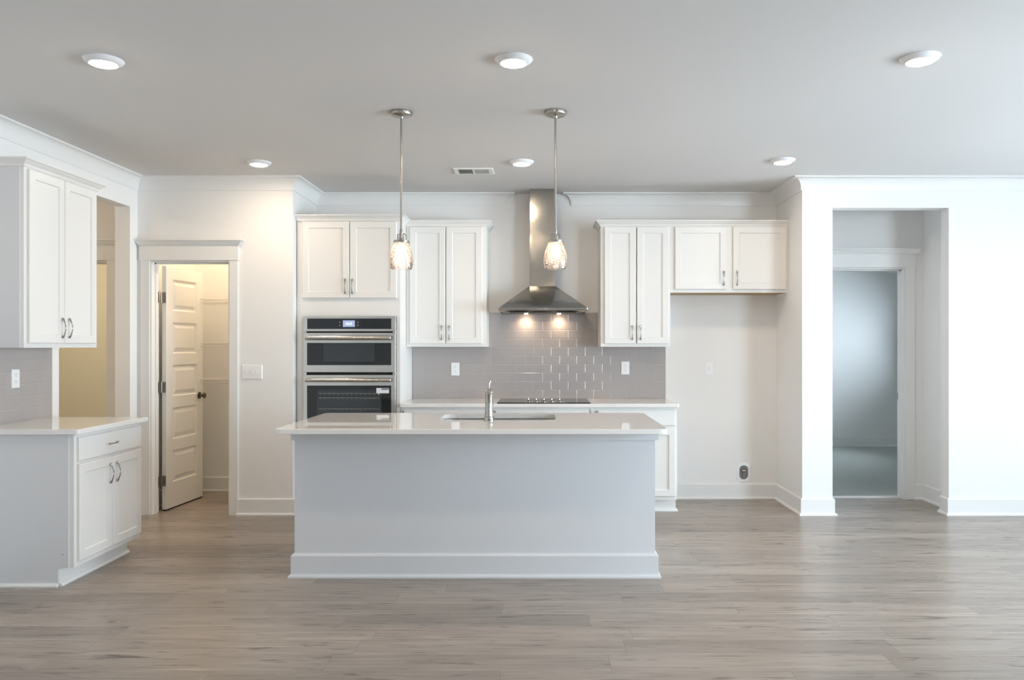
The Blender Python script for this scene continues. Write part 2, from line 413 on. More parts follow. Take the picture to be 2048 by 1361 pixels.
c5 = casing('trim_5', 2.468, 3.301, 2.097, 7.15, 7.27, w=.083)
sp_ = boxes('strike_plate', [(3.2862, 3.2892, 7.225, 7.262, .895, .955)], 'bronze', c5); sp_['label'] = 'dark bronze strike plate'
struct(boxes('trim_6', [(2.48, 3.289, 7.205, 7.235, 0, .016)], 'vent'))

# windows beyond the picture that let the daylight in
def window(name, x0, x1, y0, y1, z0, z1):
    fr = bmesh.new(); gl = bmesh.new()
    if x1 - x0 > y1 - y0:
        ym = (y0 + y1) / 2
        for a, b, c, d in ((x0, x0 + .05, z0, z1), (x1 - .05, x1, z0, z1), (x0, x1, z0, z0 + .05), (x0, x1, z1 - .05, z1), ((x0 + x1) / 2 - .025, (x0 + x1) / 2 + .025, z0, z1)):
            box(fr, a, b, ym - .03, ym + .03, c, d)
        box(gl, x0, x1, ym - .003, ym + .003, z0, z1)
    else:
        xm = (x0 + x1) / 2
        for a, b, c, d in ((y0, y0 + .05, z0, z1), (y1 - .05, y1, z0, z1), (y0, y1, z0, z0 + .05), (y0, y1, z1 - .05, z1), (y0, y1, (z0 + z1) / 2 - .02, (z0 + z1) / 2 + .02)):
            box(fr, xm - .03, xm + .03, a, b, c, d)
        box(gl, xm - .003, xm + .003, y0, y1, z0, z1)
    f = struct(obj(name, fr, 'trim')); obj('pane', gl, 'glass', f); return f
for i, (a, b) in enumerate(RW): window('window_%d' % (i + 1), 6.43, 6.49, a, b, .25, 2.4)
window('window_4', 4.6, 6.3, -1.69, -1.63, .05, 2.45)
window('window_5', 5.43, 5.49, 9.25, 10.45, .9, 2.1)

# ------------------------------------------------------------------ cabinet parts (local: x along the front, front faces -y, z up)
def shaker(name, parent, x0, x1, z0, z1, m='cab', t=.02, st=.052, rec=.009):
    bm = bmesh.new()
    def R(i, y): return [(x0 + i, y, z0 + i), (x1 - i, y, z0 + i), (x1 - i, y, z1 - i), (x0 + i, y, z1 - i)]
    loft(bm, [R(0, 0), R(0, -t + .004), R(.004, -t), R(st, -t), R(st + .005, -t + rec)])
    return obj(name, bm, m, parent)
def slab_front(name, parent, x0, x1, z0, z1, m='cab', t=.02):
    bm = bmesh.new()
    def R(i, y): return [(x0 + i, y, z0 + i), (x1 - i, y, z0 + i), (x1 - i, y, z1 - i), (x0 + i, y, z1 - i)]
    loft(bm, [R(0, 0), R(0, -t + .006), R(.006, -t)])
    return obj(name, bm, m, parent)
def pull(parent, x, z, vertical=True, L=.127, y=-.02):
    """arched pull: pinched feet, bowed bar; x, z is its middle"""
    bm = bmesh.new(); pts = []; rad = []
    for i in range(17):
        u = i / 16; s = (u - .5) * L; bow = .021 * math.sin(PI * u)
        a = abs(u - .5) * 2
        r = .0038 + (.0030 * max(0, 1 - abs(a - .84) / .16) if a > .6 else 0) - (.0006 if a < .5 else 0)
        if u in (0, 1): r = .003
        pts.append((s, bow)); rad.append(r)
    P = [(x, y - .005 - b, z + s) if vertical else (x + s, y - .005 - b, z) for s, b in pts]
    tube(bm, P, rad, 8)
    for sgn in (-1, 1):      # feet on the door face
        s = sgn * (L / 2 - .010)
        c = (x, z + s) if vertical else (x + s, z)
        tube(bm, [(c[0], y + .0005, c[1]), (c[0], y - .004, c[1]), (c[0], y - .014, c[1])], [.0062, .0055, .0045], 10)
    return obj('handle', bm, 'chrome', parent, smooth=True)
def mould(name, parent, path, z0, z1, p=.045, m='cab'):
    h = z1 - z0
    PR = [(-.004, z0), (.006, z0), (.008, z0 + h * .12), (.012, z0 + h * .2), (.012, z0 + h * .3), (.022, z0 + h * .5), (p - .012, z0 + h * .68), (p - .008, z0 + h * .78), (p, z0 + h * .82), (p, z1), (-.004, z1)]
    bm = bmesh.new(); sweep(bm, PR, path); return obj(name, bm, m, parent, smooth=True)
def slotted(bm, x0, x1, d, z0, z1, c, za, zb, g=.003, dep=.07):
    """carcass whose front is open behind the gap between its two doors"""
    def R(y): return [(x0, y, z0), (x1, y, z0), (x1, y, z1), (x0, y, z1)]
    box(bm, x0, c - g, 0, dep, z0, z1); box(bm, c + g, x1, 0, dep, z0, z1)
    box(bm, c - g, c + g, 0, dep, z0, za); box(bm, c - g, c + g, 0, dep, zb, z1)
    box(bm, x0, x1, dep, d, z0, z1)
def frame_box(name, parent, w, d, z0, z1, m='cab', slot=None):
    bm = bmesh.new()
    if slot is None: box(bm, 0, w, 0, d, z0, z1, .0015)
    else: slotted(bm, 0, w, d, z0, z1, slot, z0 + .03, z1 - .02)
    return obj(name, bm, m, parent)

ZCT = .909                                       # top of the worktops

# --- upper cabinets on the back wall
G_UP = 'wall cabinets'
def upper(name, label, loc, rz, w, zb, doors, handles, path, d=.33, zt=2.43, ztc=2.474):
    t = thing(name, label, 'cabinet', loc, rz)
    gap = doors[1][0] - doors[0][1]
    frame_box('body', t, w, d, zb, zt, slot=(doors[0][1] + doors[1][0]) / 2 if gap < .02 else None)
    for (a, b), hx in zip(doors, handles):
        dr = shaker('door', t, a, b, zb + .027, 2.419)
        pull(dr, hx, zb + .027 + .095)
    if path: mould('crown_moulding', t, path, zt - .004, ztc)
    return t
# left of the hood (butts against the oven tower)
w = .696
upper('wall_cabinet', 'white two-door wall cabinet between the oven tower and the steel range hood', (-1.159, 6.85, 0), 0, w, 1.381,
      [(.032, .341), (.3465, .658)], [.308, .374], [(0, .0), (w, .0), (w, .33)])
w = .604
upper('wall_cabinet', 'tall white two-door wall cabinet just right of the steel range hood', (.526, 6.85, 0), 0, w, 1.381,
      [(.032, .305), (.313, .587)], [.272, .343], [(0, .33), (0, 0), (w, 0)])
w = 1.020; lx = 1.130
t = upper('wall_cabinet', 'short white two-door cabinet above the empty fridge space', (lx, 6.85, 0), 0, w, 1.851,
      [(1.168 - lx, 1.612 - lx), (1.670 - lx, 2.129 - lx)], [1.588 - lx, 1.704 - lx], [(0, 0), (w, 0)])
un = boxes('underside', [(.012, w - .012, .018, .325, 1.8495, 1.8512)], 'wood', t); un['label'] = 'unpainted wood underside'
# on the left wall
w = .75
t = upper('wall_cabinet', 'white two-door wall cabinet on the left wall with tall shaker doors', (-2.98, 4.56, 0), PI / 2, w, 1.378,
      [(.025, .362), (.368, .712)], [.330, .400], [(0, .32), (0, 0), (w, 0), (w, .32)], d=.32)
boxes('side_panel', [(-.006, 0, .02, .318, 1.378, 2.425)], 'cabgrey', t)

# --- tall oven tower
tw = AL + .004; TW = -1.1615 - tw
t = thing('oven_tower', 'tall white cabinet tower holding the built-in double oven', 'cabinet', (tw, 6.56, 0))
z_o0, z_o1 = .545, 1.628; ox0, ox1 = -1.955 + .008 - tw, -1.192 - .008 - tw
bm = bmesh.new()
f0 = .035
box(bm, f0, ox0, 0, .618, .1, 2.43); box(bm, ox1, TW, 0, .618, .1, 2.43); slotted(bm, ox0, ox1, .618, z_o1, 2.43, -1.5775 - tw, 1.80, 2.41); box(bm, ox0, ox1, 0, .618, .1, z_o0)
box(bm, ox0, ox1, .60, .618, z_o0, z_o1); box(bm, f0, TW, .07, .618, 0, .1)
obj('body', bm, 'cab', t)
boxes('filler_strip', [(0, f0, .012, .03, 0, 2.43)], 'cab', t)
for a, b, h in ((-1.971, -1.580, -1.612), (-1.575, -1.188, -1.5535)):
    dr = shaker('door', t, a - tw, b - tw, 1.785, 2.419); pull(dr, h - tw, 1.785 + .097)
slab_front('drawer', t, .055, TW - .026, .14, .50)
mould('crown_moulding', t, [(0, 0), (TW, 0), (TW, .235)], 2.426, 2.474)

# --- double oven
O = thing('double_oven', 'stainless steel built-in oven with microwave oven above, black glass doors', 'oven', (-1.955, 6.53, 0))
OW = .763
def oz(py): return 1.39 - (py - 692) / 242.0
boxes('body', [(.012, OW - .012, .032, .55, .55, 1.622)], 'dark', O)
for a, b in ((0, .026), (OW - .026, OW)): boxes('trim_strip', [(a, b, 0, .03, .53, 1.634)], 'steel', O, .001)
cp = boxes('control_panel', [(0, OW, -.008, .028, oz(663.3), oz(633))], 'steel', O, .002)
boxes('glass', [(.034, OW - .036, -.011, -.006, oz(658.5), oz(637.5))], 'black', cp)
scn = boxes('display', [(.329, .427, -.013, -.0105, oz(654.3), oz(641.3))], 'screen', cp); scn['label'] = 'lit clock display'
fc = bpy.data.curves.new('clock_digits', 'FONT'); fc.body = '10:31'; fc.size = .026; fc.align_x = 'CENTER'; fc.extrude = .0003; fc.materials.append(M['screentext'])
ft = bpy.data.objects.new('clock_text', fc); C.objects.link(ft); bpy.context.view_layer.update()
fm = bpy.data.meshes.new_from_object(ft.evaluated_get(bpy.context.evaluated_depsgraph_get())); bpy.data.objects.remove(ft)
fo = bpy.data.objects.new('clock_digits', fm); C.objects.link(fo); fo.parent = cp; fo.rotation_euler = (PI / 2, 0, 0); fo.location = (.378, -.0137, oz(650.2))
for x in (.302, .450):
    for z in (oz(645.3), oz(651.2)): boxes('touch_button', [(x - .005, x + .005, -.0125, -.0105, z - .006, z + .006)], 'slot', cp, .001)
def oven_door(name, z0, z1, gz0, gz1, hz0, hz1, win):
    bm = bmesh.new(); box(bm, 0, OW, -.012, .026, z0, z1, .003); d = obj(name, bm, 'steel', O)
    boxes('glass', [(.034, OW - .036, -.0155, -.010, gz0, gz1)], 'black', d)
    boxes('viewing_window', [(win[0], win[1], -.0162, -.0150, win[2], win[3])], 'window_dark', d)
    bm = bmesh.new(); zc = (hz0 + hz1) / 2; h = (hz1 - hz0) / 2
    rings = []
    for x in (.026, .030, OW - .034, OW - .030):
        k = .8 if x in (.026, OW - .030) else 1
        rings.append([(x, -.052 - .016 * k * math.cos(a) * 1.0, zc + h * k * math.sin(a)) for a in [2 * PI * i / 20 for i in range(20)]])
    loft(bm, rings)
    for x in (.05, OW - .07): box(bm, x, x + .02, -.045, -.010, zc - .010, zc + .010)
    obj('handle', bm, 'steel', d, smooth=True)
    return d
oven_door('microwave_door', oz(745.2), oz(666), oz(730.8), oz(686.3), oz(680.6), oz(671.7), (.17, .59, oz(723.5), oz(687.5)))
od = oven_door('oven_door', .555, oz(750.2), .64, oz(771.5), oz(764.2), oz(756.4), (.115, .645, .68, oz(780)))
# oven racks glinting behind the dark lower window
bm = bmesh.new()
for z in (oz(787), oz(796), oz(818)):
    tube(bm, [(.13, -.0168, z), (.63, -.0168, z)], .0017, 6)
    for k in range(14):
        x = .14 + k * .037; tube(bm, [(x, -.0166, z), (x + .006, -.0166, z - .012)], .001, 4)
obj('oven_rack', bm, 'chrome', od)
stk = boxes('energy_sticker', [(.606, .710, -.0170, -.0158, oz(786.9), oz(776.5))], 'sticker', od)
stk['label'] = 'white paper sticker with dark print bar'
stk2 = boxes('sticker_print', [(.648, .708, -.0176, -.0169, oz(780.2), oz(777))], 'stickerbar', od)

# --- base cabinets, back wall
def base_unit(label, loc, rz, w, drawers, doors, handles, name='base_cabinet', d=.606, knob=None, toe=.07, dz=(.7245, .857), right_end=False):
    t = thing(name, label, 'cabinet', loc, rz)
    bm = bmesh.new(); slotted(bm, 0, w, d, .108, ZCT - .03, (doors[0][1] + doors[1][0]) / 2, .142, .698); box(bm, .0, w, toe, d, 0, .1075)
    obj('body', bm, 'cab', t)
    bm = bmesh.new()
    PR = [(-.002, 0), (.018, 0), (.018, .008), (.012, .017), (.002, .019), (-.002, .019)]
    sweep(bm, PR, [(0, toe), (w, toe)] + ([(w, d - .02)] if right_end else [])); obj('shoe_moulding', bm, 'trim', t)
    for (a, b), hx in drawers:
        s = slab_front('drawer', t, a, b, *dz)
        if hx is not None: pull(s, hx, .784, False)
    for (a, b), hx in zip(doors, handles):
        s = shaker('door', t, a, b, .138, .700)
        if hx is not None: pull(s, hx, .598)
    if knob is not None:
        bm = bmesh.new(); tube(bm, [(knob, -.0195, .842), (knob, -.028, .842), (knob, -.034, .842), (knob, -.038, .842)], [.006, .006, .011, .008], 14)
        obj('knob', bm, 'greycap', t, smooth=True)
    return t
x0, x1, x2, x3 = -1.1575, -.400, .412, 1.140
base_unit('white base cabinet beside the oven tower, left end of the back run', (x0, 6.572, 0), 0, x1 - x0 - .001, [((.02, x1 - x0 - .012), None)],
          [(.02, .375), (.38, .745)], [.345, .410], knob=.024)
base_unit('white base cabinet under the black glass cooktop', (x1, 6.572, 0), 0, x2 - x1 - .001, [((.012, x2 - x1 - .012), None)],
          [(.012, .403), (.409, .80)], [.37, .44], knob=.026)
base_unit('white base cabinet ending the back run beside the empty fridge space', (x2, 6.572, 0), 0, x3 - x2, [((.008, .7115), None)],
          [(.008, .357), (.363, .7115)], [.325, .395], knob=.062, right_end=True)
# --- base cabinet, left wall
t = base_unit('white base cabinet on the left wall with one drawer above two doors', (-2.69, 4.56, 0), PI / 2, .75, [((.025, .735), .372)],
          [(.025, .378), (.384, .735)], [.342, .420], d=.608, toe=.085, dz=(.716, .857))
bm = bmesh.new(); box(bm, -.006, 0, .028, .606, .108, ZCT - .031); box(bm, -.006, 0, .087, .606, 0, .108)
sp2 = obj('side_panel', bm, 'cabgrey', t)
bm = bmesh.new(); tube(bm, [(-.0055, .062, .185), (-.0068, .062, .185)], .003, 10); obj('nail_hole', bm, 'dark', sp2)
bm = bmesh.new(); sweep(bm, [(-.001, 0), (.016, 0), (.016, .008), (.010, .017), (.0, .019)], [(-.006, .606), (-.006, .087)]); obj('shoe_moulding', bm, 'trim', t)

# --- worktops
def counter(name, label, x0, x1, y0, y1, r, hole=None):
    z1, z0 = ZCT, ZCT - .03; b = .003; bm = bmesh.new()
    rs = r
    rin = [max(q - b, .001) for q in rs]
    O_ = [rrect(x0 + b, x1 - b, y0 + b, y1 - b, rin, z0), rrect(x0, x1, y0, y1, rs, z0 + b), rrect(x0, x1, y0, y1, rs, z1 - b), rrect(x0 + b, x1 - b, y0 + b, y1 - b, rin, z1)]
    if hole:
        hx0, hx1, hy0, hy1, hr = hole
        O_ += [rrect(hx0, hx1, hy0, hy1, hr, z1), rrect(hx0, hx1, hy0, hy1, hr, z0)]
        loft(bm, O_, loop=True)
    else: loft(bm, O_)
    return tag(obj(name, bm, 'quartz'), label, 'countertop')
counter('countertop', 'long white quartz countertop along the back wall carrying the cooktop', -1.158, 1.152, 6.532, YB - .001, [.012, .002, .002, .004])
counter('countertop', 'short white quartz countertop on the left wall cabinet', XL + .001, -2.645, 4.530, 5.335, [.02, .006, .002, .002])
SX0, SX1, SY0, SY1 = -.665, .103, 5.105, 5.555
counter('countertop', 'big glossy white quartz island countertop with the sink cut into it', -1.537, .742, 4.545, 5.659, [.055, .05, .05, .055], (SX0, SX1, SY0, SY1, .07))

# --- island
I = thing('kitchen_island', 'large plain grey-white kitchen island with tall baseboard', 'kitchen island', (-.39, 5.1, 0))
def L_(x): return x + .39
ix0, ix1, iy0, iy1 = -1.474, .691, 4.745, 5.62
bm = bmesh.new()
def ring_(i, z): return [(L_(ix0) + i, iy0 - 5.1 + i, z), (L_(ix1) - i, iy0 - 5.1 + i, z), (L_(ix1) - i, iy1 - 5.1 - i, z), (L_(ix0) + i, iy1 - 5.1 - i, z)]
loft(bm, [ring_(0, 0), ring_(0, ZCT - .031), ring_(.02, ZCT - .031), ring_(.02, 0)], loop=True)
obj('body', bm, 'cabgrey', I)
pth = [(L_(ix0), iy1 - 5.1), (L_(ix0), iy0 - 5.1), (L_(ix1), iy0 - 5.1), (L_(ix1), iy1 - 5.1)][::-1]
def isl(name, prof):
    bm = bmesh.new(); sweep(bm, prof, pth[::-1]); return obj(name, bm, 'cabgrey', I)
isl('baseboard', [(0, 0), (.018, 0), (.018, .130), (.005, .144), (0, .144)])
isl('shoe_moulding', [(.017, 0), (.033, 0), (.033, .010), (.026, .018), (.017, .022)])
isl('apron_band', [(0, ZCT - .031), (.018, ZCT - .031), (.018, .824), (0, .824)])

# --- sink
bm = bmesh.new(); zt = ZCT - .031
g = .012
rings = [rrect(SX0 - .02, SX1 + .02, SY0 - .02, SY1 + .02, .08, zt - .001), rrect(SX0 - g, SX1 + g, SY0 - g, SY1 + g, .08, zt - .001),
         rrect(SX0 - g + .004, SX1 + g - .004, SY0 - g + .004, SY1 + g - .004, .078, zt - .012),
         rrect(SX0, SX1, SY0, SY1, .07, zt - .19), rrect(SX0 + .02, SX1 - .02, SY0 + .02, SY1 - .02, .055, zt - .212)]
loft(bm, rings, cap0=False)
S = tag(obj('undermount_sink', bm, 'sinksteel', smooth=True), 'stainless steel sink set under the island countertop', 'sink')
bm = bmesh.new(); lathe(bm, [(0, zt - .2115), (.045, zt - .2115), (.045, zt - .209), (.03, zt - .2105), (0, zt - .2105)], (SX0 + SX1) / 2, (SY0 + SY1) / 2, 24)
obj('drain', bm, 'chrome', S, smooth=True)

# --- faucet (spout points away from the camera, over the sink)
T = thing('kitchen_faucet', 'polished nickel single-lever faucet standing at the island sink', 'faucet', (-.326, 5.045, ZCT))
bm = bmesh.new()
lathe(bm, [(0, 0), (.033, 0), (.033, .006), (.030, .012), (.031, .026), (.027, .030), (.0255, .050), (.0235, .075), (.0245, .175), (.0255, .180), (.0305, .184), (.0300, .190), (.026, .196), (.013, .207), (.011, .211), (0, .211)], seg=36)
obj('body', bm, 'chrome', T, smooth=True)
bm = bmesh.new()
tube(bm, [(0, 0, .205), (0, .001, .220), (0, .004, .235), (.002, .008, .246), (.003, .010, .256), (.003, .012, .266), (.003, .013, .273)], [.0075, .0055, .0065, .0095, .0105, .0085, .003], 14)
obj('lever', bm, 'chrome', T, smooth=True)
bm = bmesh.new()
tube(bm, [(0, .010, .120), (0, .05, .150), (0, .10, .166), (0, .15, .160), (0, .19, .135), (0, .205, .105), (0, .208, .080)], [.015, .0145, .014, .014, .0155, .017, .018], 16)
obj('spout', bm, 'chrome', T, smooth=True)

# --- cooktop
K = thing('cooktop', 'black glass electric cooktop with five steel knobs on the back countertop', 'cooktop', (.0315, 6.58, ZCT))
bm = bmesh.new(); box(bm, -.388, .388, -.012, .53, .0005, .008, .002); obj('glass_top', bm, 'black', K)
bm = bmesh.new(); lp = [rrect(-.17, .19, -.0125, .10, .03, .0075), rrect(-.17, .19, -.0125, .10, .03, .0086)]; loft(bm, lp); obj('control_strip', bm, 'steel', K)
bm = bmesh.new(); lathe(bm, [(0, .0085), (.021, .0085), (.0215, .014), (.017, .019), (.0085, .023), (.0075, .044), (.006, .047), (0, .047)], seg=24)
k0 = obj('knob', bm, 'chrome', K, smooth=True); k0.location = (-.1305, .10, 0)
for i in range(1, 5):
    k = k0.copy(); C.objects.link(k); k.location = (-.1305 + .0655 * i, .10, 0)
bm = bmesh.new()
for cx, cy, r in ((-.25, .13, .09), (-.25, .39, .075), (.27, .13, .075), (.27, .39, .10), (.01, .36, .11)):
    lathe(bm, [(r, .0081), (r, .0083), (r - .002, .0083), (r - .002, .0081)], cx, cy, 40, True)
obj('burner_ring', bm, 'slot', K)

# --- range hood
H = thing('range_hood', 'stainless steel chimney range hood with pyramid canopy above the cooktop', 'range hood', (.025, 6.655, 1.676))
hw = .381; D = YB - 6.655 - .010
def RR(x, y0, z, q=.012): return rrect(-x, x, y0, D, [q, .001, .001, q], z, 3)
bm = bmesh.new()
ch = .113; cy0 = 6.94 - 6.655
loft(bm, [RR(hw - .020, .018, .0), RR(hw - .003, .002, .012), RR(hw, 0, .016), RR(hw, 0, .032), RR(hw - .004, .003, .036), [(p[0] - .004, p[1], p[2]) for p in RR(ch + .004, cy0 - .004, .237, .002)]], cap0=False)
box(bm, -hw + .02, hw - .02, .02, D, .004, .008)
obj('canopy', bm, 'hood', H, smooth=True)
bm = bmesh.new(); box(bm, -ch - .004, ch - .004, cy0, D, .234, 2.367 - 1.676, .001); obj('chimney_cover', bm, 'hood', H)
bm = bmesh.new(); box(bm, -ch - .001, ch - .007, cy0 + .003, D, 2.366 - 1.676, ZC - 1.676 - .001, .001); obj('chimney_extension', bm, 'hood', H)
bm = bmesh.new()
for i in range(6): box(bm, -.052 + i * .016, -.043 + i * .016, -.0016, .001, .019, .028, .0006)
obj('button', bm, 'chrome', H)
bm = bmesh.new(); box(bm, -.060, -.055, -.0018, .001, .020, .027); obj('indicator', bm, 'dark', H)
boxes('filter', [(-.28, .28, .03, .2, -.002, .004)], 'dark', H)
for x in (-.150, .146):
    bm = bmesh.new(); lathe(bm, [(0, -.001), (.016, -.001), (.016, .003), (0, .003)], x, .455, 20)
    lo = obj('hood_light', bm, 'hoodlamp', H, smooth=True)
    l = bpy.data.lights.new('hood_spot', 'SPOT'); l.energy = 4; l.color = (1, .74, .5); l.spot_size = math.radians(150); l.spot_blend = 1; l.shadow_soft_size = .018
    q = bpy.data.objects.new('hood_spot', l); C.objects.link(q); q.parent = H; q.location = (x, .455, -.006)

# --- backsplash tiles
tb = boxes('tile_backsplash', [(AL + .87, 1.140, YB - .009, YB - .0002, ZCT + .0005, 1.380), (-.4625, .5255, YB - .009, YB - .0002, 1.380, 1.690)], 'tile_back')
tag(tb, 'grey glossy subway tile backsplash on the back wall behind the cooktop', 'backsplash')
tb = boxes('tile_backsplash', [(XL + .0002, XL + .009, 4.0, 5.33, ZCT + .0005, 1.377)], 'tile_left')
tag(tb, 'grey glossy tile backsplash on the left wall above the short countertop', 'backsplash')

# --- wall plates (local: back at y=0, front faces -y)
def plate(name, label, cat, loc, rz, kind, w=.074, h=.118):
    t = thing(name, label, cat, loc, rz)
    bm = bmesh.new()
    def R(i, y): return [(-w / 2 + i, y, -h / 2 + i), (w / 2 - i, y, -h / 2 + i), (w / 2 - i, y, h / 2 - i), (-w / 2 + i, y, h / 2 - i)]
    loft(bm, [R(0, 0), R(0, -.003), R(.004, -.007)]); obj('cover_plate', bm, 'plastic', t)
    if kind == 'duplex':
        for z in (.021, -.021):
            bm = bmesh.new(); loft(bm, [[(p[0], y, p[1] + z) for p in rrect(-.0165, .0165, -.0145, .0145, .009, 0)] for y in (-.0065, -.0085)])
            r_ = obj('socket', bm, 'plastic', t)
            bm = bmesh.new()
            box(bm, -.0075, -.0052, -.0090, -.0083, z + .000, z + .009); box(bm, .0052, .0075, -.0090, -.0083, z + .001, z + .008)
            tube(bm, [(0, -.0083, z - .007), (0, -.0090, z - .007)], .0026, 10); obj('slots', bm, 'slot', r_)
    elif kind == 'single':
        bm = bmesh.new(); tube(bm, [(0, -.0065, 0), (0, -.0090, 0)], .019, 24); r_ = obj('socket', bm, 'plastic', t)
        bm = bmesh.new(); box(bm, -.0085, -.0060, -.0096, -.0088, .001, .011); box(bm, .0060, .0085, -.0096, -.0088, .001, .010)
        tube(bm, [(0, -.0088, -.008), (0, -.0096, -.008)], .003, 10); obj('slots', bm, 'slot', r_)
    elif kind == 'switch':
        for x in (-.046, 0, .046):
            bm = bmesh.new(); box(bm, x - .005, x + .005, -.0085, -.0065, -.012, .012)
            v = [(x - .0035, -.008, -.004), (x + .0035, -.008, -.004), (x + .0035, -.008, .006), (x - .0035, -.008, .006)]
            u = [(x - .003, -.019, .004), (x + .003, -.019, .004), (x + .003, -.019, .010), (x - .003, -.019, .010)]
            loft(bm, [v, u]); obj('toggle', bm, 'plastic', t)
    return t
plate('power_outlet', 'white duplex outlet on the grey tiles left of the cooktop', 'outlet', (-.770, YB - .009, 1.178), 0, 'duplex')
plate('power_outlet', 'white duplex outlet on the grey tiles right of the cooktop', 'outlet', (.7735, YB - .009, 1.188), 0, 'duplex')
plate('power_outlet', 'white outlet on the bare wall of the empty fridge space', 'outlet', (1.536, YB, 1.182), 0, 'single')
plate('power_outlet', 'white outlet on the left wall tiles above the short countertop', 'outlet', (XL + .009, 4.953, 1.184), PI / 2, 'duplex')
plate('light_switch', 'white three-toggle light switch plate beside the pantry door', 'light switch', (-2.360, YF, 1.174), 0, 'switch', w=.168)

# --- recessed water box
Bx = thing('water_supply_box', 'recessed icemaker water box with white oval rim, low in the fridge space', 'water box', (1.851, YB, .238))
def oval(w_, h_, y, r): return [(p[0], y, p[1]) for p in rrect(-w_ / 2, w_ / 2, -h_ / 2, h_ / 2, r, 0, 8)]
bm = bmesh.new(); loft(bm, [oval(.134, .18, -.0005, .05), oval(.130, .176, -.006, .049), oval(.088, .134, -.008, .042), oval(.078, .124, -.003, .038), oval(.078, .124, -.0008, .038)], cap0=False, cap1=False)
obj('rim', bm, 'plastic', Bx, smooth=True)
bm = bmesh.new(); loft(bm, [oval(.078, .124, -.0008, .038), oval(.078, .124, -.0016, .038)]); obj('recess', bm, 'slot', Bx)  # flat grey sheet, the shade inside the box put into its colour
bm = bmesh.new(); tube(bm, [(0, -.006, -.05), (0, -.006, -.005), (0, -.006, .012)], [.006, .006, .010], 12); tube(bm, [(-.014, -.010, .018), (.014, -.010, .018)], .007, 10)
v = obj('valve', bm, 'brass', Bx, smooth=True); v['label'] = 'small brass shutoff valve'

# --- ceiling vent
V = thing('ceiling_vent', 'white rectangular air vent in the ceiling before the hood', 'air vent', (-.5215, 6.225, ZC))
bm = bmesh.new()
x, y = .157, .105
vr = lambda i, j, z: [(-x + i, -y + j, z), (x - i, -y + j, z), (x - i, y - j, z), (-x + i, y - j, z)]
loft(bm, [vr(0, 0, -.0005), vr(.004, .004, -.009), vr(.038, .024, -.009), vr(.038, .024, -.0005)], loop=True)
box(bm, -.007, .007, -y + .024, y - .024, -.008, -.0008)
obj('frame', bm, 'vent', V)
boxes('duct_shade', [(-x + .038, x - .038, -y + .024, y - .024, -.0022, -.0006)], 'dark', V)  # thin near-black sheet painted as the shade behind the louvers
bm = bmesh.new()
for s in (-1, 1):
    for i in range(10):
        cx = s * (.014 + i * .0112)
        vs = [(cx, -y + .022, -.0025), (cx + s * -.0055, -y + .022, -.0085), (cx + s * -.0045, -y + .022, -.0085), (cx + .001, -y + .022, -.0025)]
        loft(bm, [vs, [(p[0], y - .022, p[2]) for p in vs]])
obj('louvers', bm, 'vent', V)

# --- disc ceiling lights
def downlight(label, x, y, first=[None]):
    if first[0] is None:
        t = thing('ceiling_light', label, 'ceiling light', (x, y, ZC), 0, 'round disc lights in the ceiling')
        bm = bmesh.new(); lathe(bm, [(.091, -.0003), (.091, -.004), (.085, -.012), (.068, -.022), (.063, -.023), (.0625, -.0215), (.0625, -.001)], seg=40, closed_prof=True)
        obj('trim_ring', bm, 'plastic', t, smooth=True)
        bm = bmesh.new(); lathe(bm, [(0, -.031), (.030, -.030), (.050, -.027), (.0605, -.0225), (.0605, -.002), (0, -.002)], seg=40); obj('lens', bm, 'lamp', t, smooth=True)
        first[0] = t
    else:
        t = copy_tree(first[0]); t.location = (x, y, ZC); t['label'] = label
    return t
downlight('lit disc light in the ceiling, nearest row, left', -2.105, 3.81)
downlight('lit disc light in the ceiling, nearest row, middle', -.127, 3.80)
downlight('lit disc light in the ceiling, nearest row, right', 1.818, 3.78)
downlight('smaller lit disc light in the ceiling above the pantry door side', -2.11, 5.93)
downlight('smaller lit disc light in the ceiling between vent and right pendant rod', -.137, 5.91)
downlight('smaller lit disc light in the ceiling before the fridge recess', 1.80, 5.86)

